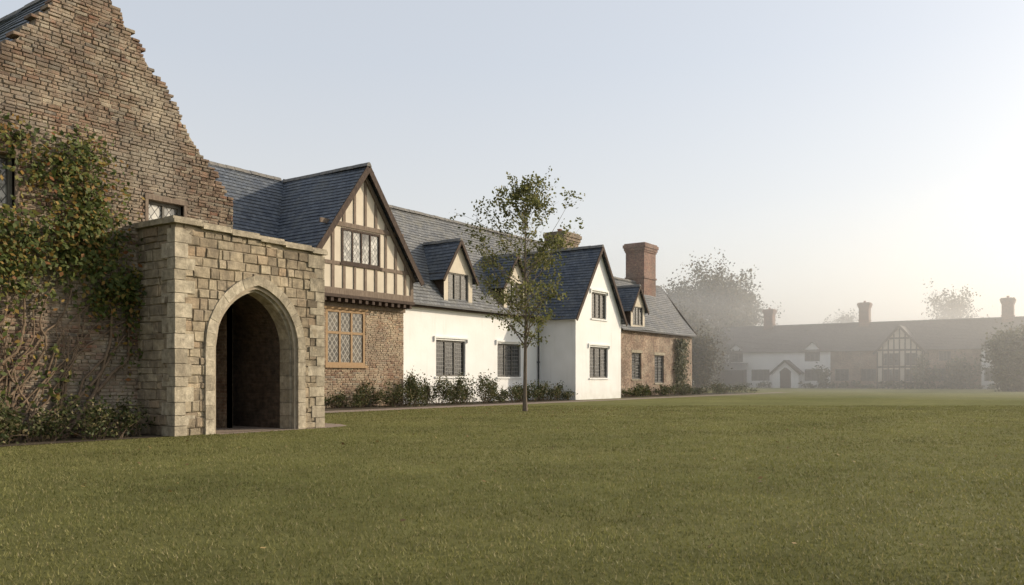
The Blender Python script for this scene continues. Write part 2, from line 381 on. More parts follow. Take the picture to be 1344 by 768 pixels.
def dormer(P,xc,yf,w,zb,ze,za,yback,roofmat,face_mat='white',seed=0):
    T=TY(yf); hw=w/2; sl=(za-ze)/(hw)
    win=(xc-w*.36,xc+w*.36,zb+.12,ze+.02)
    wall_grid(P.bm('dormer_front_'+face_mat,face_mat),T,xc-hw,xc+hw,zb,za,[win],0.12,(xc,za-.05,hw,ze-.05))
    c=P.bm('dormer_cheeks','timber_dark')
    for s in (-1,1): face(c,[(xc+s*hw,yf,zb),(xc+s*hw,yback,zb),(xc+s*hw,yback,ze),(xc+s*hw,yf,ze)])
    window(P,T,*win,n=3,rows=1,frame='frame',glass='glass_dk',fw=.07,d0=.04,sill=None)
    e=.28; gable_roof_y(P,xc,za,hw+e,ze-sl*e,yf-.22,yback,roofmat,seed,'dormer_roof')
    barge(P,T,xc,za,hw+e,ze-sl*e,-.25,w=.16)
def pipe(P,x,y,z0,z1,r=.05):
    b=P.bm('downpipe','iron')
    bmesh.ops.create_cone(b,cap_ends=True,segments=10,radius1=r,radius2=r,depth=z1-z0,matrix=Matrix.Translation((x,y,(z0+z1)/2)))
    tbox(b,W,x-.11,x+.11,y-.09,y+.09,z1,z1+.2)
    for z in (z0+.8,z0+2.3): tbox(b,W,x-.08,x+.08,y-.06,y+.08,z,z+.06)
def gutter(P,x0,x1,y,z):
    b=P.bm('gutter','iron'); tbox(b,W,x0,x1,y-.05,y+.06,z-.1,z-.01)

# ---- left brick house, weathered gable end to the court
H=Parts('brick_house'); Yb=18.5; T=TY(Yb)
xc,za=9.9,10.54; sl=1.28
winA=(11.22,12.16,4.45,5.55); winB=(7.35,8.25,4.85,5.95)
def rk(a): return za-abs(a-xc)*sl
ph=(11.0,14.0,-1,4.5)
wall_grid(H.bm('mortar_wall','mortar'),TY(Yb+.012),5.0,13.6,0,11,[winA,winB,(11.0,13.6,0,4.5)],0.25,(xc,za-.12,5,za-.12-5*sl))
def edge_keep(a,z): return z<rk(a)+.22*noise.noise(Vector((a*1.3,z*1.3,4)))+random.uniform(-.03,.03)
blocks(H.bm('brick_courses','brick_old'),T,5.0,13.6,0,10.6,0.24,0.08,holes=[winA,winB,ph],keep=edge_keep,prot=(0,0.035),hvar=.2,gap=.015,back=.3)
wall_grid(H.bm('side_walls','brick'),TX(13.6),Yb+.02,29,0,5.8,(),0)
wall_grid(H.bm('side_walls','brick'),TX(5.0),Yb+.02,29,0,4.3,(),0)
for w,n in ((winA,2),(winB,2)):
    window(H,T,*w,n=n,rows=1,frame='frame',glass='glass',d0=.1)
    sb=H.bm('window_surrounds','timber'); tbox(sb,T,w[0]-.09,w[1]+.09,-.05,.12,w[3],w[3]+.12)
    tbox(sb,T,w[0]-.08,w[0],-.045,.12,w[2],w[3]-.002); tbox(sb,T,w[1],w[1]+.08,-.045,.12,w[2],w[3]-.002)
gable_roof_y(H,xc,za-.22,4.0,za-.22-4.0*sl,Yb+.3,29,'slate_shaded',3)
H.done()

# ---- stone porch with pointed arch
S=Parts('stone_porch'); Yp=17.0; T=TY(Yp); X0,X1=10.98,15.3
ztop=lambda a:4.80-(a-X0)*0.05
ax0,ax1=12.1,14.3; axc=(ax0+ax1)/2; hwA=(ax1-ax0)/2; zs=2.05
R=hwA*1.3
def arch_pts(off,n=14):
    cL=(ax0+R,zs); r=R+off
    th=math.acos((cL[0]-axc)/r)
    L=[(cL[0]-r*math.cos(th*i/n),cL[1]+r*math.sin(th*i/n)) for i in range(n+1)]
    return L+[(2*axc-x,z) for x,z in L[::-1]][1:]
def arch_int(off):
    def f(z):
        r=R+off
        if z<=zs: return (ax0-off,ax1+off)
        dz=z-zs
        if dz>=r: return (None,None)
        x=ax0+R-math.sqrt(r*r-dz*dz)
        return (x,2*axc-x) if x<axc else (None,None)
    return f
def arch_z(a,off=0):
    r=R+off; d=(ax0+R-a) if a<axc else (a-(ax1-R))
    return zs+math.sqrt(max(0,r*r-d*d))
mb=S.bm('mortar_core','mortar'); Tm=TY(Yp+.02)
def arch_wall(bm,Tf,a0,a1,topf,off=0,step=.08):
    aL,aR=ax0-off,ax1+off
    xs=[a0]+list(np.linspace(aL,aR,int((aR-aL)/step)+1))+[a1]
    for p,q in zip(xs[:-1],xs[1:]):
        m_=(p+q)/2
        if aL<m_<aR: zp,zq=arch_z(p,off),arch_z(q,off)
        else: zp=zq=0
        face(bm,[Tf(p,0,zp),Tf(q,0,zq),Tf(q,0,topf(q)),Tf(p,0,topf(p))])
arch_wall(mb,Tm,X0+.02,X1-.02,lambda a:ztop(a),off=.06)
face(mb,[(X0+.02,Yp+.02,0),(X0+.02,23,0),(X0+.02,23,ztop(X0)),(X0+.02,Yp+.02,ztop(X0))])
face(mb,[(X1-.02,Yp+.02,0),(X1-.02,23,0),(X1-.02,23,ztop(X1)),(X1-.02,Yp+.02,ztop(X1))])
face(mb,[(X0,Yp+.03,4.6),(X1,Yp+.03,4.5),(X1,23,4.5),(X0,23,4.6)])
sbm=S.bm('ashlar_blocks','stone')
kw=dict(gap=.018,prot=(.0,.04),wvar=.45,hvar=.38,rough=.011)
blocks(sbm,T,X0,X1,0,4.8,.35,.2,holes=[arch_int(.22),(X0-1,X0+.2,-1,9),(X1-.2,X1+1,-1,9)],keep=lambda a,z:z<ztop(a)-.03,**kw)
blocks(sbm,TX(X0),Yp+.2,Yb,0,4.78,.35,.2,**kw)
blocks(sbm,lambda a,d,z:(X1-d,a,z),Yp+.2,23,0,4.55,.35,.2,**kw)
qb=S.bm('quoins','dress')
for (xx,sx) in ((X0,1),(X1,-1)):
    z=0;i=0
    while z<ztop(xx)-.12:
        h=min(random.uniform(.22,.36),ztop(xx)-z-.0)
        la,lb=(random.uniform(.38,.52),.27) if i%2 else (random.uniform(.22,.3),.48)
        e=.032+random.uniform(0,.014)
        a,b=(xx-e,xx+la) if sx>0 else (xx-la,xx+e)
        tbox(qb,W,a,b,Yp-.03-random.uniform(0,.016),Yp+lb,z+.007,z+h-.007); z+=h;i+=1
db=S.bm('arch_voussoirs','dress')
def ring(o0,o1,d0,d1,nv):
    Pi=arch_pts(o0,60); Po=arch_pts(o1,60); N_=len(Pi)-1
    for k in range(nv):
        i0=round(N_*k/nv); i1=round(N_*(k+1)/nv)
        idx=[i0,(i0+i1)//2,i1]
        pi=[Pi[i] for i in idx]; po=[Po[i] for i in idx]
        dd=d0-random.uniform(0,.01)
        fr=[db.verts.new(T(x,dd,z)) for x,z in pi+po[::-1]]; bk=[db.verts.new(T(x,d1,z)) for x,z in pi+po[::-1]]
        c=sum((v.co for v in fr),Vector())/6
        for v in fr: v.co=c+(v.co-c)*(1-.022)
        db.faces.new(fr)
        for i in range(6): db.faces.new([fr[i],fr[(i+1)%6],bk[(i+1)%6],bk[i]])
    h=zs/6
    for s in (0,1):
        for k in range(6):
            a,b=(ax0-o1,ax0-o0) if s==0 else (ax1+o0,ax1+o1)
            tbox(db,T,a,b,d0-random.uniform(0,.008),d1,k*h+.005,(k+1)*h-.005)
ring(.14,.38,-.05,.10,15)
ring(0.07,.14,0.03,.22,15)
ring(0.0,.07,0.12,.5,15)
pb=S.bm('passage_walls','brick_shaded')
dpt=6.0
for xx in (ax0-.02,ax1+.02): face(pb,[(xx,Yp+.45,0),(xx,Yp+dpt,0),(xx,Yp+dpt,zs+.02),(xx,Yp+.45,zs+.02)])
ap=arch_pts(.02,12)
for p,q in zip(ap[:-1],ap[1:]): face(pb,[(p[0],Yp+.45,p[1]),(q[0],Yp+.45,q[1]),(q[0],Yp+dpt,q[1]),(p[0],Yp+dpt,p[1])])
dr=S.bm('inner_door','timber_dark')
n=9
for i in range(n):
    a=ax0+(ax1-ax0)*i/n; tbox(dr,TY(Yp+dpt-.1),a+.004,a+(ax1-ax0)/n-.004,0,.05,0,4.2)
cb=S.bm('coping','dress')
a=X0-.1
while a<X1+.05:
    b=min(a+random.uniform(.6,.9),X1+.1)
    if X1+.1-b<.3: b=X1+.1
    zz=ztop((a+b)/2)+random.uniform(-.006,.006)
    tbox(cb,W,a+.004,b-.004,Yp-.11,Yp+.32,zz,zz+.09); tbox(cb,W,a+.004,b-.004,Yp-.06,Yp+.3,zz+.09,zz+.15); a=b
y=Yp+.325
while y<23:
    b=y+.8
    for xx in (X0,X1-.22): tbox(cb,W,xx-.1,xx+.32,y+.004,b-.004,ztop(xx),ztop(xx)+.13)
    y=b
S.done()

# ---- timber framed gabled house
P=Parts('timber_framed_house')
xc,za,hw,sl=27.1,10.9,3.65,1.35; yg,yb_=27.4,27.9
T=TY(yb_); wb=(25.3,27.7,1.9,4.4)
wall_grid(P.bm('ground_floor_mortar','mortar'),TY(yb_+.012),23.8,30.3,0,5,[wb],.25)
blocks(P.bm('ground_floor_bricks','brick_red'),T,23.8,30.3,0,4.95,.27,.095,holes=[wb],prot=(0,.025),hvar=.2,gap=.018)
wall_grid(P.bm('side_walls','brick'),TX(23.8),yb_+.02,32.8,0,6.2,(),0)
wall_grid(P.bm('side_walls','brick'),TX(30.3),yb_+.02,32.8,0,6.2,(),0)
window(P,T,*wb,n=3,rows=2,frame='oak',glass='glass_warm',fw=.13,d0=.0,mw=.11)
sb=P.bm('window_lintel','oak'); tbox(sb,T,wb[0]-.15,wb[1]+.15,-.05,.1,wb[3],wb[3]+.13); tbox(sb,T,wb[0]-.1,wb[1]+.1,-.1,.05,wb[2]-.12,wb[2])
T=TY(yg); wu=(25.75,28.15,6.4,7.95)
rkt=lambda a: za-abs(a-xc)*sl
wall_grid(P.bm('upper_plaster','cream'),T,23.75,30.4,5.0,11,[wu],.15,(xc,za-.1,4,za-.1-4*sl))
window(P,T,*wu,n=4,rows=1,frame='timber_dark',glass='glass',fw=.1,d0=-.04,mw=.08,sill='timber_dark')
tb=P.bm('framing','timber')
tbox(tb,T,23.75,30.4,-.06,.02,5.0,5.28)
tbox(tb,T,23.75,23.95,-.05,.02,5.28,rkt(23.9)-.1); tbox(tb,T,30.2,30.4,-.05,.02,5.28,rkt(30.3)-.1)
tbox(tb,T,24.5,29.7,-.055,.02,8.0,8.2)
tbox(tb,T,23.95,25.7,-.045,.02,6.28,6.44); tbox(tb,T,28.2,30.2,-.045,.02,6.28,6.44)
a=24.5
while a<30.1:
    top=min(rkt(a),rkt(a+.15))-.2; wv=random.uniform(.12,.17)
    if a+.15<wu[0]-.02 or a>wu[1]+.02:
        tbox(tb,T,a,a+wv,-.04,.02,5.28,6.28); 
        if top>6.5: tbox(tb,T,a,a+wv,-.04,.02,6.44,min(top,8.0))
        if top>8.3: tbox(tb,T,a,a+wv,-.04,.02,8.2,top)
    else:
        tbox(tb,T,a,a+wv,-.04,.02,5.28,6.28)
        if top>8.3: tbox(tb,T,a,a+wv,-.04,.02,8.2,top)
    a+=.66
jb=P.bm('jetty','timber_dark')
tbox(jb,W,23.7,30.45,yg-.1,yb_+.02,4.86,5.0)
a=23.85
while a<30.3: tbox(jb,W,a,a+.16,yg-.04,yb_+.02,4.68,4.86); a+=.42
tbox(P.bm('jetty_plate','timber'),W,23.7,30.36,yb_-.07,yb_+.02,4.5,4.68)
barge(P,T,xc,za,hw,za-hw*sl,-.38,w=.26)
barge_in=P.bm('inner_bargeboards','timber')
for s in (-1,1): beam(barge_in,T,(xc,za-.42),(xc+s*3.35,za-.42-3.35*sl),.16,-.1,.01+.002*s)
gable_roof_y(P,xc,za+.04,hw,za+.04-hw*sl,yg-.38,33.5,'slate_shaded',5)
rb=P.bm('rear_roof','slate_shaded',False)
slope(rb,(12.5,28.5,5.15),(27.1,28.5,5.15),(27.1,32.9,11),(12.5,32.9,11),seed=2)
slope(rb,(27.1,37.3,5.15),(12.5,37.3,5.15),(12.5,32.9,11),(27.1,32.9,11),seed=2)
ridge_tiles(P.bm('ridge_tiles','ridge'),(12.5,32.9,11.03),(27.1,32.9,11.03))
tbox(P.bm('rear_walls','brick'),W,12.5,27,28.95,36.9,0,5.3)
P.done()

# ---- long white range with dormers
P=Parts('white_cottage'); Y0=28.9; T=TY(Y0)
holes=[(33.9,36.4,1.42,3.36),(39.4,41.8,1.4,3.36)]
wall_grid(P.bm('rendered_walls','white'),T,30.3,54,0,5.3,holes,.22)
wall_grid(P.bm('rendered_walls','white'),TX(54),Y0,36.9,0,11,(),0,(32.9,10.9,4.4,5.05))
for h in holes: window(P,T,*h,n=3,rows=1,frame='frame',glass='glass_dk',d0=.1,sill='white',hood='white')
gable_roof_x(P,32.9,11,4.4,5.15,27.1,54.25,'slate',7)
gutter(P,30.6,43.7,28.47,5.16)
tbox(P.bm('eaves_board','timber_dark'),W,30.4,43.8,28.6,28.9,4.98,5.1)
yb2=lambda z:28.5+(z-5.15)/1.33
dormer(P,35.6,28.75,2.45,5.35,7.0,8.85,yb2(8.85)+.1,'slate_shaded','cream',1)
dormer(P,41.0,28.75,2.35,5.35,7.0,8.7,yb2(8.7)+.1,'slate_shaded','cream',2)
chimney(P,53.2,33.0,2.1,1.5,9.5,12.1,'stack',2)
pipe(P,30.95,28.8,0,4.8); pipe(P,43.6,28.8,0,4.8)
tbox(P.bm('plinth','white'),T,30.4,43.85,-.05,.01,0,.45)
P.done()

# ---- white gabled cross wing
P=Parts('white_gabled_house'); yg=26.3; T=TY(yg); xc=46.82; x0,x1=43.9,49.75
holes=[(45.6,47.95,1.35,3.3),(45.85,47.75,5.1,6.75)]
wall_grid(P.bm('rendered_front','white'),T,x0,x1,0,9.7,holes,.2,(xc,9.62,2.925,5.35))
wall_grid(P.bm('rendered_sides','white'),TX(x0),yg,31,0,5.4,(),0); wall_grid(P.bm('rendered_sides','white'),TX(x1),yg,31,0,5.4,(),0)
for h in holes: window(P,T,*h,n=3,rows=1,frame='frame',glass='glass_dk',d0=.09,sill='white',hood='white')
sl=(9.62-5.35)/2.925; hw=2.925+.35
gable_roof_y(P,xc,9.72,hw,9.72-hw*sl,yg-.3,31.95,'slate_shaded',9)
barge(P,T,xc,9.72,hw,9.72-hw*sl,-.32,w=.2)
P.done()

# ---- brick end cottage
P=Parts('brick_cottage'); T=TY(Y0)
holes=[(56.4,58.0,1.25,3.25),(60.3,62.0,0.95,3.15)]
wall_grid(P.bm('brick_walls','brick'),T,54,67.6,0,5.1,holes,.2)
wall_grid(P.bm('brick_walls','brick'),TX(67.6),Y0,35.1,0,9.4,(),0,(32.0,9.2,3.4,4.85))
for h in holes: window(P,T,*h,n=2,rows=2,frame='frame',glass='glass_dk',d0=.1,sill='dress',hood=None)
for h in holes: tbox(P.bm('lintels','dress'),T,h[0]-.12,h[1]+.12,-.03,.1,h[3],h[3]+.22)
gable_roof_x(P,32.0,9.35,3.4,4.95,54.26,67.95,'slate',12)
for s in (-1,1): beam(P.bm('verge_boards','timber_dark'),TX(67.97),(32.0,9.3),(32.0+s*3.4,4.9),.18,-.03,.03+.002*s)
gutter(P,54.3,67.9,28.57,4.95)
dormer(P,57.2,28.8,2.3,5.2,6.7,8.3,28.6+(8.3-4.95)/1.294+.1,'slate_shaded','cream',4)
chimney(P,64.1,32.0,2.2,1.7,7.5,12.6,'brick_far',0)
pipe(P,54.35,28.8,0,4.7)
P.done()

# ---- foliage helpers
def leaf_mesh(name,C,size,norm=None):
    C=np.asarray(C,dtype=float); n=len(C)
    u=rng.normal(size=(n,3)); u/=np.linalg.norm(u,axis=1)[:,None]
    w=rng.normal(size=(n,3)); 
    if norm is not None:
        nn=np.array(norm)+rng.normal(size=(n,3))*.55; u=np.cross(nn,rng.normal(size=(n,3))); u/=np.linalg.norm(u,axis=1)[:,None]; v=np.cross(nn,u)
    else: v=np.cross(u,w)
    v/=np.linalg.norm(v,axis=1)[:,None]
    s=size*rng.uniform(.55,1.25,size=(n,1))
    V=np.stack([C-u*s*.5,C+v*s*.3-u*s*.05,C+u*s*.5,C-v*s*.3-u*s*.05],axis=1).reshape(-1,3)
    me=bpy.data.meshes.new(name); me.vertices.add(4*n); me.loops.add(4*n); me.polygons.add(n)
    me.vertices.foreach_set('co',V.ravel()); me.loops.foreach_set('vertex_index',np.arange(4*n,dtype=np.int32))
    me.polygons.foreach_set('loop_start',np.arange(0,4*n,4,dtype=np.int32)); me.polygons.foreach_set('loop_total',np.full(n,4,dtype=np.int32))
    me.update(); me.validate(); return me
def tube(bm,pts,rad,k=6):
    prev=None
    for i,p in enumerate(pts):
        t=(pts[min(i+1,len(pts)-1)]-pts[max(i-1,0)]).normalized()
        a=t.cross(Vector((0.3,0.9,0.1))).normalized(); b=t.cross(a)
        r=[bm.verts.new(p+(a*math.cos(2*math.pi*j/k)+b*math.sin(2*math.pi*j/k))*rad[i]) for j in range(k)]
        if prev:
            for j in range(k): bm.faces.new([prev[j],prev[(j+1)%k],r[(j+1)%k],r[j]])
        prev=r
def rv(s=1): return Vector((random.gauss(0,s),random.gauss(0,s),random.gauss(0,s)))
def grow(bm,p,d,L,r0,nseg=6,wander=.12,up=.08,k=5):
    pts=[p.copy()];rad=[r0]
    for i in range(nseg):
        d=(d+rv(wander)+Vector((0,0,up))).normalized(); p=p+d*(L/nseg); pts.append(p.copy()); rad.append(r0*(1-(i+1)/nseg*.8))
    tube(bm,pts,rad,k); return pts
def make_tree(name,base,height,prof,nb,subs,leaves_per,leafsize,r0,leafmat,t0=.3,elev=(.5,1.1),lspread=.28,skip=0.0,twig=.5,up=.05):
    P=Parts(name); bm=P.bm('trunk_and_limbs','bark'); base=Vector(base); C=[]
    tp=[];tr=[];p=base.copy();N_=14
    for i in range(N_+1):
        tp.append(p.copy()); tr.append(r0*(1-i/N_*.93)*(1.35 if i==0 else 1)); p=p+Vector((random.gauss(0,.012)*height/9,random.gauss(0,.012)*height/9,height*.97/N_))
    tube(bm,tp,tr,9)
    for b in range(nb):
        t=t0+(1-t0)*((b+.5)/nb)**.95
        i=min(N_-1,int(t*N_)); q=tp[i].lerp(tp[i+1],t*N_-i)
        az=b*2.4+random.uniform(-.4,.4); el=random.uniform(*elev)
        R_=prof(t)*random.uniform(.65,1.15)
        L=R_/math.cos(min(el,1.1))*.9
        d=Vector((math.cos(az)*math.cos(el),math.sin(az)*math.cos(el),math.sin(el)))
        rr=max(.012*height/9,r0*(1-t)*.55)
        bp=grow(bm,q,d,L,rr,7,.13,up)
        for s in range(subs):
            j=random.randint(2,7); o=bp[j]; dd=(d+rv(.75)).normalized()
            sp=grow(bm,o,dd,twig*random.uniform(.6,1.3)*max(.5,prof(t)/2),rr*.35,4,.2,.05,3)
            if random.random()<skip: continue
            for l in range(int(leaves_per*random.uniform(.5,1.5))):
                c=sp[random.randint(1,4)]; C.append(c+rv(lspread*.6))
        for l in range(leaves_per//2): C.append(bp[random.randint(4,7)]+rv(lspread*.5))
    P.done(); P.add('foliage',leaf_mesh('foliage',[tuple(c) for c in C],leafsize),leafmat)
    return P
def prof_main(t):
    pts=[(.26,1.5),(.34,2.0),(.5,2.3),(.68,2.3),(.8,1.8),(.9,1.1),(1,.3)]
    for (a,b),(c,d) in zip(pts[:-1],pts[1:]):
        if t<=c: return b+(d-b)*(max(t,a)-a)/(c-a)
    return .3
make_tree('young_tree',(27.5,18.8,0),9.0,prof_main,48,7,24,.14,.085,'leaf_tree',t0=.27,elev=(.3,.95),lspread=.16,skip=.22,twig=.75,up=.04)

# creeper on brick house
P=Parts('climbing_vine'); bm=P.bm('stems','vinebark'); C=[]
for s in range(30):
    x=random.uniform(7.0,9.4); z=0; pts=[];r=random.uniform(.012,.05); L=random.uniform(2.5,7); drift=random.uniform(-.35,.75)
    vx=drift; 
    nst=int(L/.22)
    for i in range(nst):
        pts.append(Vector((x,Yb-.06-random.uniform(0,.05),z)))
        vx=vx*.85+drift*.15+random.gauss(0,.35); x+=vx*.14; z+=.22*random.uniform(.5,1.1)
        x=min(x,10.7)
    tube(bm,pts,[r*(1-.75*i/len(pts)) for i in range(len(pts))],6)
    for p in pts:
        if p.z>2.9 or random.random()<.12:
            for k in range(int(7+ (p.z>3.6)*13)): C.append((p.x+random.gauss(0,.22),Yb-.08-abs(random.gauss(0,.14)),p.z+random.gauss(0,.22)))
def clump(x,z,sx,sz,n):
    for k in range(n): C.append((x+random.gauss(0,sx),Yb-.06-abs(random.gauss(0,.16)),z+random.gauss(0,sz)))
clump(9.7,5.0,.45,.55,850); clump(9.3,4.3,.5,.3,450); clump(8.9,5.7,.5,.25,450); clump(10.55,3.35,.25,.22,380); clump(10.1,3.1,.2,.3,180); clump(8.2,3.7,.4,.3,350); clump(9.6,6.2,.35,.25,300); clump(9.9,4.0,.25,.3,250)
clump(10.7,2.6,.12,.5,80); clump(8.0,4.5,.3,.25,180); clump(8.1,6.3,.3,.2,160)
P.done(); P.add('foliage',leaf_mesh('foliage',C,.13,norm=(0,-1,.3)),'leaf_vine')

def shrubs(name,specs,leaf,mat,dens=260):
    P=Parts(name); C=[]; bm=P.bm('stems','vinebark')
    for (x,y,rx,h) in specs:
        n=int(dens*rx*h*3)
        for s in range(6):
            grow(bm,Vector((x+random.gauss(0,.08),y+random.gauss(0,.08),0)),Vector((random.gauss(0,.4),random.gauss(0,.4),1)).normalized(),h*1.05,.012,4,.2,.05,3)
        lob=[(random.gauss(0,.45)*rx,random.gauss(0,.45)*rx,random.uniform(.25,.95)*h) for _ in range(7)]
        for k in range(n):
            l=random.choice(lob); C.append((x+l[0]+random.gauss(0,.22)*rx,y+l[1]+random.gauss(0,.22)*rx,max(.02,l[2]+random.gauss(0,.16)*h)))
    P.done(); P.add('foliage',leaf_mesh('foliage',C,leaf),mat)
sp=[]
x=24.2
while x<43.6:
    h=.6+.4*noise.noise(Vector((x*.45,3,0)))+random.uniform(-.2,.4)
    if 29.5<x<36.0: h+=.45
    sp.append((x,random.uniform(26.2,28.0),random.uniform(.3,.6),max(.25,h))); x+=random.uniform(.2,.45)
shrubs('shrub_border',sp,.11,'leaf_shrub')
sp=[(random.uniform(6.5,10.8),random.uniform(17.4,18.2),.35,random.uniform(.4,.95)) for _ in range(20)]
shrubs('shrub_border',sp,.09,'leaf_shrub',330)
sp=[]
x=50.2
while x<67.5:
    sp.append((x,random.uniform(27.2,28.3),random.uniform(.4,.6),random.uniform(.35,.85))); x+=random.uniform(.35,.6)
sp+=[(68.5+i*1.3,27.5+random.uniform(-.8,.8),.9,random.uniform(.5,.9)) for i in range(5)]
shrubs('shrub_border',sp,.15,'leaf_shrub',160)
C=[]
for k in range(2600):
    a=random.gauss(64.9,.75); z=random.uniform(.1,4.6)
    if abs(a-64.9)<1.7*(.45+.55*noise.noise(Vector((a,z*.8,1)))+.35): C.append((a,Y0-.06-abs(random.gauss(0,.18)),z))
P=Parts('wall_ivy'); bm=P.bm('stems','vinebark')
for i in range(6):
    pts=[Vector((64.9+random.gauss(0,.3)+random.gauss(0,.1)*k,Y0-.05,k*.4)) for k in range(11)]; tube(bm,pts,[.03*(1-k/13) for k in range(11)],5)
P.done(); P.add('foliage',leaf_mesh('foliage',C,.2,norm=(0,-1,.2)),'leaf_shrub')

# ---- far range across the lawn
XF=119.0
def camxy(px,d):
    r=(px-672)/1100*d; return (.5774*r+.8165*d,-.8165*r+.5774*d)
def YF(px,X=XF):
    k=(px-672)/1100; d=X/(.8165+.5774*k); return d*(.5774-.8165*k)
T=TX(XF)
def far_range(name,pa,pb,wallmat,wins,gables=(),chims=()):
    P=Parts(name); ya,yb=YF(pb),YF(pa)
    hs=[(YF(p+w/2),YF(p-w/2),z0,z1) for (p,w,z0,z1) in wins]
    wall_grid(P.bm('walls',wallmat),T,ya,yb,0,5.3,hs,.2)
    wall_grid(P.bm('end_walls',wallmat),TY(ya+.01),XF,XF+8,0,9,(),0,(XF+4,8.9,4.4,5.0)); wall_grid(P.bm('end_walls',wallmat),TY(yb-.01),XF,XF+8,0,9,(),0,(XF+4,8.9,4.4,5.0))
    for h in hs: window(P,T,*h,n=3,rows=1,frame='frame',glass='glass_dk',d0=.1,fw=.1,mw=.08)
    b=P.bm('roof','slate_far',False)
    slope(b,(XF-.4,yb+.02,5.0),(XF-.4,ya,5.0),(XF+4,ya,9),(XF+4,yb+.02,9),course=.3,seg=2)
    slope(b,(XF+8.4,ya,5.0),(XF+8.4,yb,5.0),(XF+4,yb,9),(XF+4,ya,9),course=.3,seg=2)
    tbox(P.bm('ridge','ridge'),W,XF+3.85,XF+4.15,ya,yb,8.95,9.12)
    for (p,wid,za,ze,proj,mat) in gables:
        yc=YF(p); hw=wid/2; Tg=TX(XF-proj)
        wall_grid(P.bm('gable_walls_'+mat,mat),Tg,yc-hw,yc+hw,0,za,[],.1,(yc,za-.05,hw,ze))
        for s in (-1,1): face(P.bm('gable_sides_'+mat,mat),[(XF-proj,yc+s*hw,0),(XF+2,yc+s*hw,0),(XF+2,yc+s*hw,ze),(XF-proj,yc+s*hw,ze)])
        sl=(za-ze)/hw; e=.35
        rb=P.bm('roof','slate_far',False)
        for s in (-1,1): slope(rb,(XF-proj-.3,yc+s*(hw+e),ze-sl*e),(XF+4,yc+s*(hw+e),ze-sl*e),(XF+4,yc,za),(XF-proj-.3,yc,za),course=.3,seg=2)
        tb=P.bm('gable_timbers','timber_dark')
        for s in (-1,1): beam(tb,Tg,(yc,za-.1),(yc+s*(hw+e),ze-sl*e-.1),.28,-.34,-.26+.003*s)
        if mat=='cream':
            for z in (.6,2.7,ze-.1,ze+(za-ze)*.45):
                hh=hw if z<=ze else hw*(za-z)/(za-ze)
                tbox(tb,Tg,yc-hh,yc+hh,-.05,.02,z,z+.22)
            k=8
            for i in range(k+1):
                a=yc-hw+.1+(wid-.2)*i/k; zt=za-abs(a-yc)*sl-.3
                tbox(tb,Tg,a-.08,a+.08,-.04,.02,0,zt)
            for i in (1,2,4,5,6):
                a=yc-hw+.1+(wid-.2)*(i)/k; window(P,Tg,a+.08,a+(wid-.2)/k-.08,3.0,4.6,n=1,rows=2,frame='frame',glass='glass_dk',d0=-.06)
                window(P,Tg,a+.08,a+(wid-.2)/k-.08,.95,2.5,n=1,rows=2,frame='frame',glass='glass_dk',d0=-.06)
        elif proj>1:
            db=P.bm('porch_doorway','timber_dark'); tbox(db,Tg,yc-.75,yc+.75,-.02,.02,0,2.1)
            beam(db,Tg,(yc-.75,2.1),(yc,2.75),.3,-.022,.02); beam(db,Tg,(yc+.75,2.1),(yc,2.75),.3,-.024,.02); tbox(db,Tg,yc-.6,yc+.6,-.018,.02,2.1,2.5)
    for (p,zt,s) in chims: chimney(P,XF+4,YF(p,XF+4),s,s,7.5,zt,'brick_far',1)
    return P
P=far_range('white_house',937,1090,'white',[(966,18,3.7,5.0),(1066,20,3.7,5.0),(998,24,1.0,2.6),(1068,24,1.0,2.6)],
   [(1036,3.6,3.9,2.3,1.8,'white')],[(1010,11.5,1.3)])
lb=P.bm('lean_to','timber_dark'); tbox(lb,W,XF-1.5,XF+.1,YF(980),YF(948),0,2.6)
face(P.bm('lean_to_roof','ridge'),[(XF-1.8,YF(982),2.5),(XF-1.8,YF(946),2.5),(XF+.02,YF(946),3.6),(XF+.02,YF(982),3.6)])
for p in (966,1066):
    yc=YF(p); rb=P.bm('roof','slate_far',False)
    wall_grid(P.bm('walls','white'),TX(XF-.03),yc-1.2,yc+1.2,5.02,6.4,(),0,(yc,6.3,1.2,5.2))
    for s in (-1,1): slope(rb,(XF-.3,yc+s*1.4,5.0),(XF+2,yc+s*1.4,5.0),(XF+2,yc,6.4),(XF-.3,yc,6.4),course=.3,seg=2)
P.done()
far_range('brick_farmhouse',1090,1288,'brick',[(1105,18,1.0,2.6),(1140,20,1.0,2.6),(1232,18,1.0,2.6),(1262,20,1.0,2.6),(1240,16,3.6,4.8)],
   [(1183,5.6,8.2,5.0,1.2,'cream')],[(1135,11.8,1.3)]).done()
far_range('white_house',1288,1560,'white',[(1302,20,1.0,2.6),(1302,18,3.6,4.8),(1375,22,1.0,2.6),(1440,22,1.0,2.6)],
   [(1345,5.0,7.8,5.0,1.0,'cream')],[(1323,11.5,1.3),(1460,11.6,1.3)]).done()
sp=[]
y=YF(1500)
while y<YF(945):
    if abs(y-YF(1036))>1.8: sp.append((XF-1.8+random.uniform(-.6,.6),y,random.uniform(.7,1.2),random.uniform(.4,.9)))
    y+=random.uniform(.9,1.9)
for p in (1088,1215,1250,1262,1275): sp.append((XF-2,YF(p),1.3,random.uniform(2.2,4.2)))
shrubs('garden_hedge',sp,.35,'leaf_shrub',60)

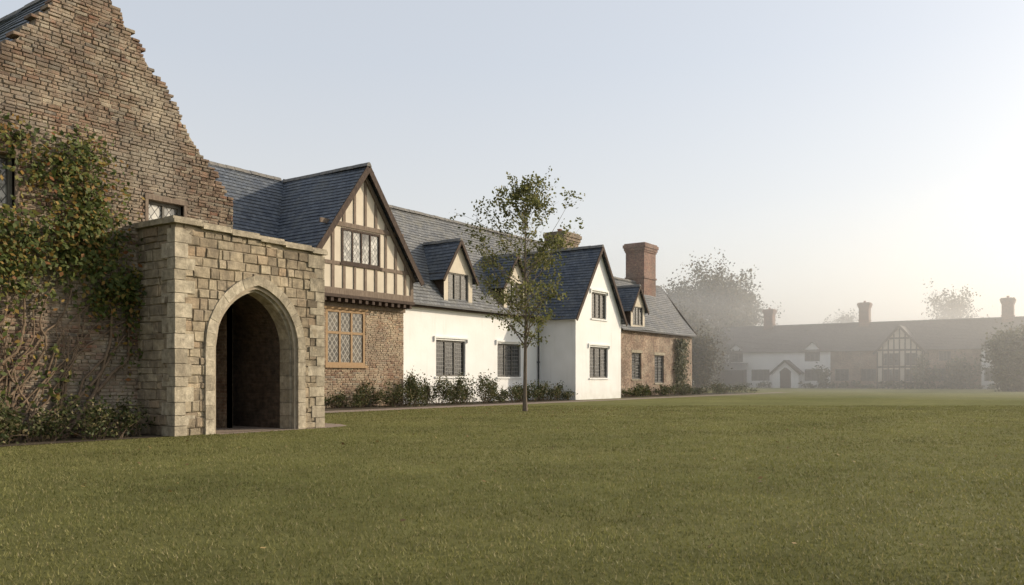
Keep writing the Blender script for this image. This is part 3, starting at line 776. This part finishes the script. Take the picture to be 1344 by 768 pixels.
# trees
def prof_round(R_): return lambda t: R_*math.sqrt(max(.05,1-((t-.58)/.46)**2))
def far_tree(px,d,h,R_,nb=42,t0=.2,mat='leaf_far',name='deciduous_tree',skip=.1,ls=.5,lp=36):
    x,y=camxy(px,d); make_tree(name,(x,y,0),h,prof_round(R_),nb,8,lp,ls,.35,mat,t0=t0,elev=(.1,1.0),lspread=1.1,skip=skip,twig=1.2)
far_tree(897,138,14.0,5.4); far_tree(932,142,16.2,6.6); far_tree(968,150,14.5,5.4)
far_tree(1248,165,15,5.2,skip=.2,lp=26); far_tree(1105,185,12,4.5)
far_tree(1420,170,17,6)
far_tree(917,92,5,1.5,26,.12,ls=.3)
far_tree(885,118,9,3.4,30,.1); far_tree(922,124,7,3.4,30,.08)
far_tree(1336,84,4.3,1.9,46,.05,'leaf_shrub','yew_tree',0,.35,50)

# ---- ground
def sheet(name,polys,mat,z):
    P_=bmesh.new()
    for pl in polys: P_.faces.new([P_.verts.new((x,y,z)) for x,y in pl])
    me=bpy.data.meshes.new(name); P_.to_mesh(me); P_.free(); me.materials.append(M[mat]); o=bpy.data.objects.new(name,me); link(o); return o
def rect(a,b,c,d): return [(a,c),(b,c),(b,d),(a,d)]
sheet('lawn',[rect(-900,1500,-1200,1200)],'lawn',0)
up=[];lo=[]
x=17.0
while x<80: lo.append((x,24.0+.06*noise.noise(Vector((x,0,0))))); up.append((x,25.5+.08*noise.noise(Vector((x,9,0))))); x+=.6
path=[(12.0,16.75),(15.2,16.75),(16.2,17.0),(16.7,17.8)]+lo+up[::-1]+[(15.5,25.5),(15.5,22),(15.5,17.5),(12.0,17.2)]
sheet('gravel_path',[path],'gravel',.004)
sheet('planting_bed',[rect(15.7,43.85,25.55,28.9),rect(49.8,76,25.9,28.9),rect(3,10.95,17.1,18.5)],'soil',.008)
sheet('passage_floor',[rect(ax0-.02,ax1+.02,17.21,23)],'gravel',.012)

# grass blades
n=290000
d=4.3+36*rng.random(n)**1.15; lat=(rng.random(n)*2-1)*.72*d
X=.5774*lat+.8165*d; Y=-.8165*lat+.5774*d
jit=rng.normal(0,.05,n)
ok=(Y<23.97+jit)&~((X>12.0)&(X<16.65+jit)&(Y>16.75+jit))&~((X<12.0)&(Y>17.0+jit))
X=X[ok];Y=Y[ok];dd=d[ok];n=len(X)
az=rng.random(n)*6.283
cl=.6+.4*np.sin(X*1.7+np.sin(Y*1.3)*2)*np.sin(Y*2.1+np.cos(X*.9)*2)
h=rng.uniform(.014,.036,n)*(.75+.5*cl)*(1+.8*(rng.random(n)>.975)); w=.0028+.00038*dd
lean=rng.normal(0,.5,(n,2))*h[:,None]
V=np.zeros((n,3,3)); 
V[:,0,0]=X-np.cos(az)*w;V[:,0,1]=Y-np.sin(az)*w;V[:,1,0]=X+np.cos(az)*w;V[:,1,1]=Y+np.sin(az)*w
V[:,2,0]=X+lean[:,0];V[:,2,1]=Y+lean[:,1];V[:,2,2]=h
me=bpy.data.meshes.new('grass'); me.vertices.add(3*n); me.loops.add(3*n); me.polygons.add(n)
me.vertices.foreach_set('co',V.ravel()); me.loops.foreach_set('vertex_index',np.arange(3*n,dtype=np.int32))
me.polygons.foreach_set('loop_start',np.arange(0,3*n,3,dtype=np.int32)); me.polygons.foreach_set('loop_total',np.full(n,3,dtype=np.int32))
me.update(); me.materials.append(M['blade']); link(bpy.data.objects.new('grass',me))
C=[(27.5+random.gauss(0,3.2),18.8+random.gauss(0,3),.035) for _ in range(300)]+[(random.uniform(4,30),random.uniform(-6,23),.035) for _ in range(420)]
C=[c for c in C if c[1]<23.8 and not(c[0]<16 and c[1]>16)]
me=leaf_mesh('fallen_leaves',C,.075,norm=(0,0,1.5)); me.materials.append(M['leaf_dead']); link(bpy.data.objects.new('fallen_leaves',me))

# ---- mist bank
mm=bpy.data.materials.new('morning_mist'); mm.use_nodes=True; nt=mm.node_tree; nt.nodes.clear()
o=nt.nodes.new('ShaderNodeOutputMaterial'); vs=nt.nodes.new('ShaderNodeVolumeScatter')
vs.inputs['Color'].default_value=(1,.98,.94,1); vs.inputs['Density'].default_value=.0085; vs.inputs['Anisotropy'].default_value=.62
nt.links.new(vs.outputs[0],o.inputs['Volume'])
b=bmesh.new(); tbox(b,W,56,240,-160,180,-.5,13.5); me=bpy.data.meshes.new('morning_mist'); b.normal_update(); bmesh.ops.recalc_face_normals(b,faces=b.faces[:]); b.to_mesh(me); me.materials.append(mm)
link(bpy.data.objects.new('morning_mist',me))

# ---- light
sd=Vector((.79,-.60,0)).normalized(); el=math.radians(21)
sd=Vector((sd.x*math.cos(el),sd.y*math.cos(el),math.sin(el)))
sl_=bpy.data.lights.new('sun','SUN'); sl_.energy=4.5; sl_.angle=math.radians(1.0); sl_.color=(1,.86,.67)
so=bpy.data.objects.new('sun',sl_); link(so); so.rotation_euler=(-sd).to_track_quat('-Z','Y').to_euler(); so.location=(60,-60,60)
w=bpy.data.worlds.new('World'); scene.world=w; w.use_nodes=True; nt=w.node_tree; bg=nt.nodes['Background']
sk=nt.nodes.new('ShaderNodeTexSky'); sk.sky_type='NISHITA'; sk.sun_disc=False; sk.sun_elevation=el; sk.sun_rotation=math.atan2(sd.x,sd.y)
sk.air_density=1.0; sk.dust_density=3.5; sk.ozone_density=1.0
hs=nt.nodes.new('ShaderNodeHueSaturation'); hs.inputs['Saturation'].default_value=.75; hs.inputs['Value'].default_value=.7
nt.links.new(sk.outputs[0],hs.inputs['Color'])
# morning haze veil: warmer and brighter low down, cool above
tc=nt.nodes.new('ShaderNodeTexCoord'); sx=nt.nodes.new('ShaderNodeSeparateXYZ'); nt.links.new(tc.outputs['Generated'],sx.inputs[0])
vc=ramp(nt,math_(nt,'MULTIPLY',sx.outputs[2],1.0,True),[(0.0,(1.0,.92,.80)),(0.12,(.93,.885,.82)),(0.35,(.76,.785,.82)),(1.0,(.66,.70,.77))])
veilc=nt.nodes.new('ShaderNodeVectorMath'); veilc.operation='SCALE'; veilc.inputs['Scale'].default_value=5.4
nt.links.new(vc,veilc.inputs[0])
veil=mixc(nt,1.0,hs.outputs[0],veilc.outputs[0],'ADD')
nt.links.new(veil,bg.inputs['Color']); bg.inputs['Strength'].default_value=.115

# ---- camera
cd=bpy.data.cameras.new('camera'); cam=bpy.data.objects.new('camera',cd); link(cam); scene.camera=cam
cd.sensor_width=36; cd.lens=1100/1344*36; cd.shift_y=113/1344; cd.clip_end=4000; cd.clip_start=.1
cam.location=(0,0,1.3); cam.rotation_euler=(math.radians(90),0,-math.atan2(.8165,.5774))
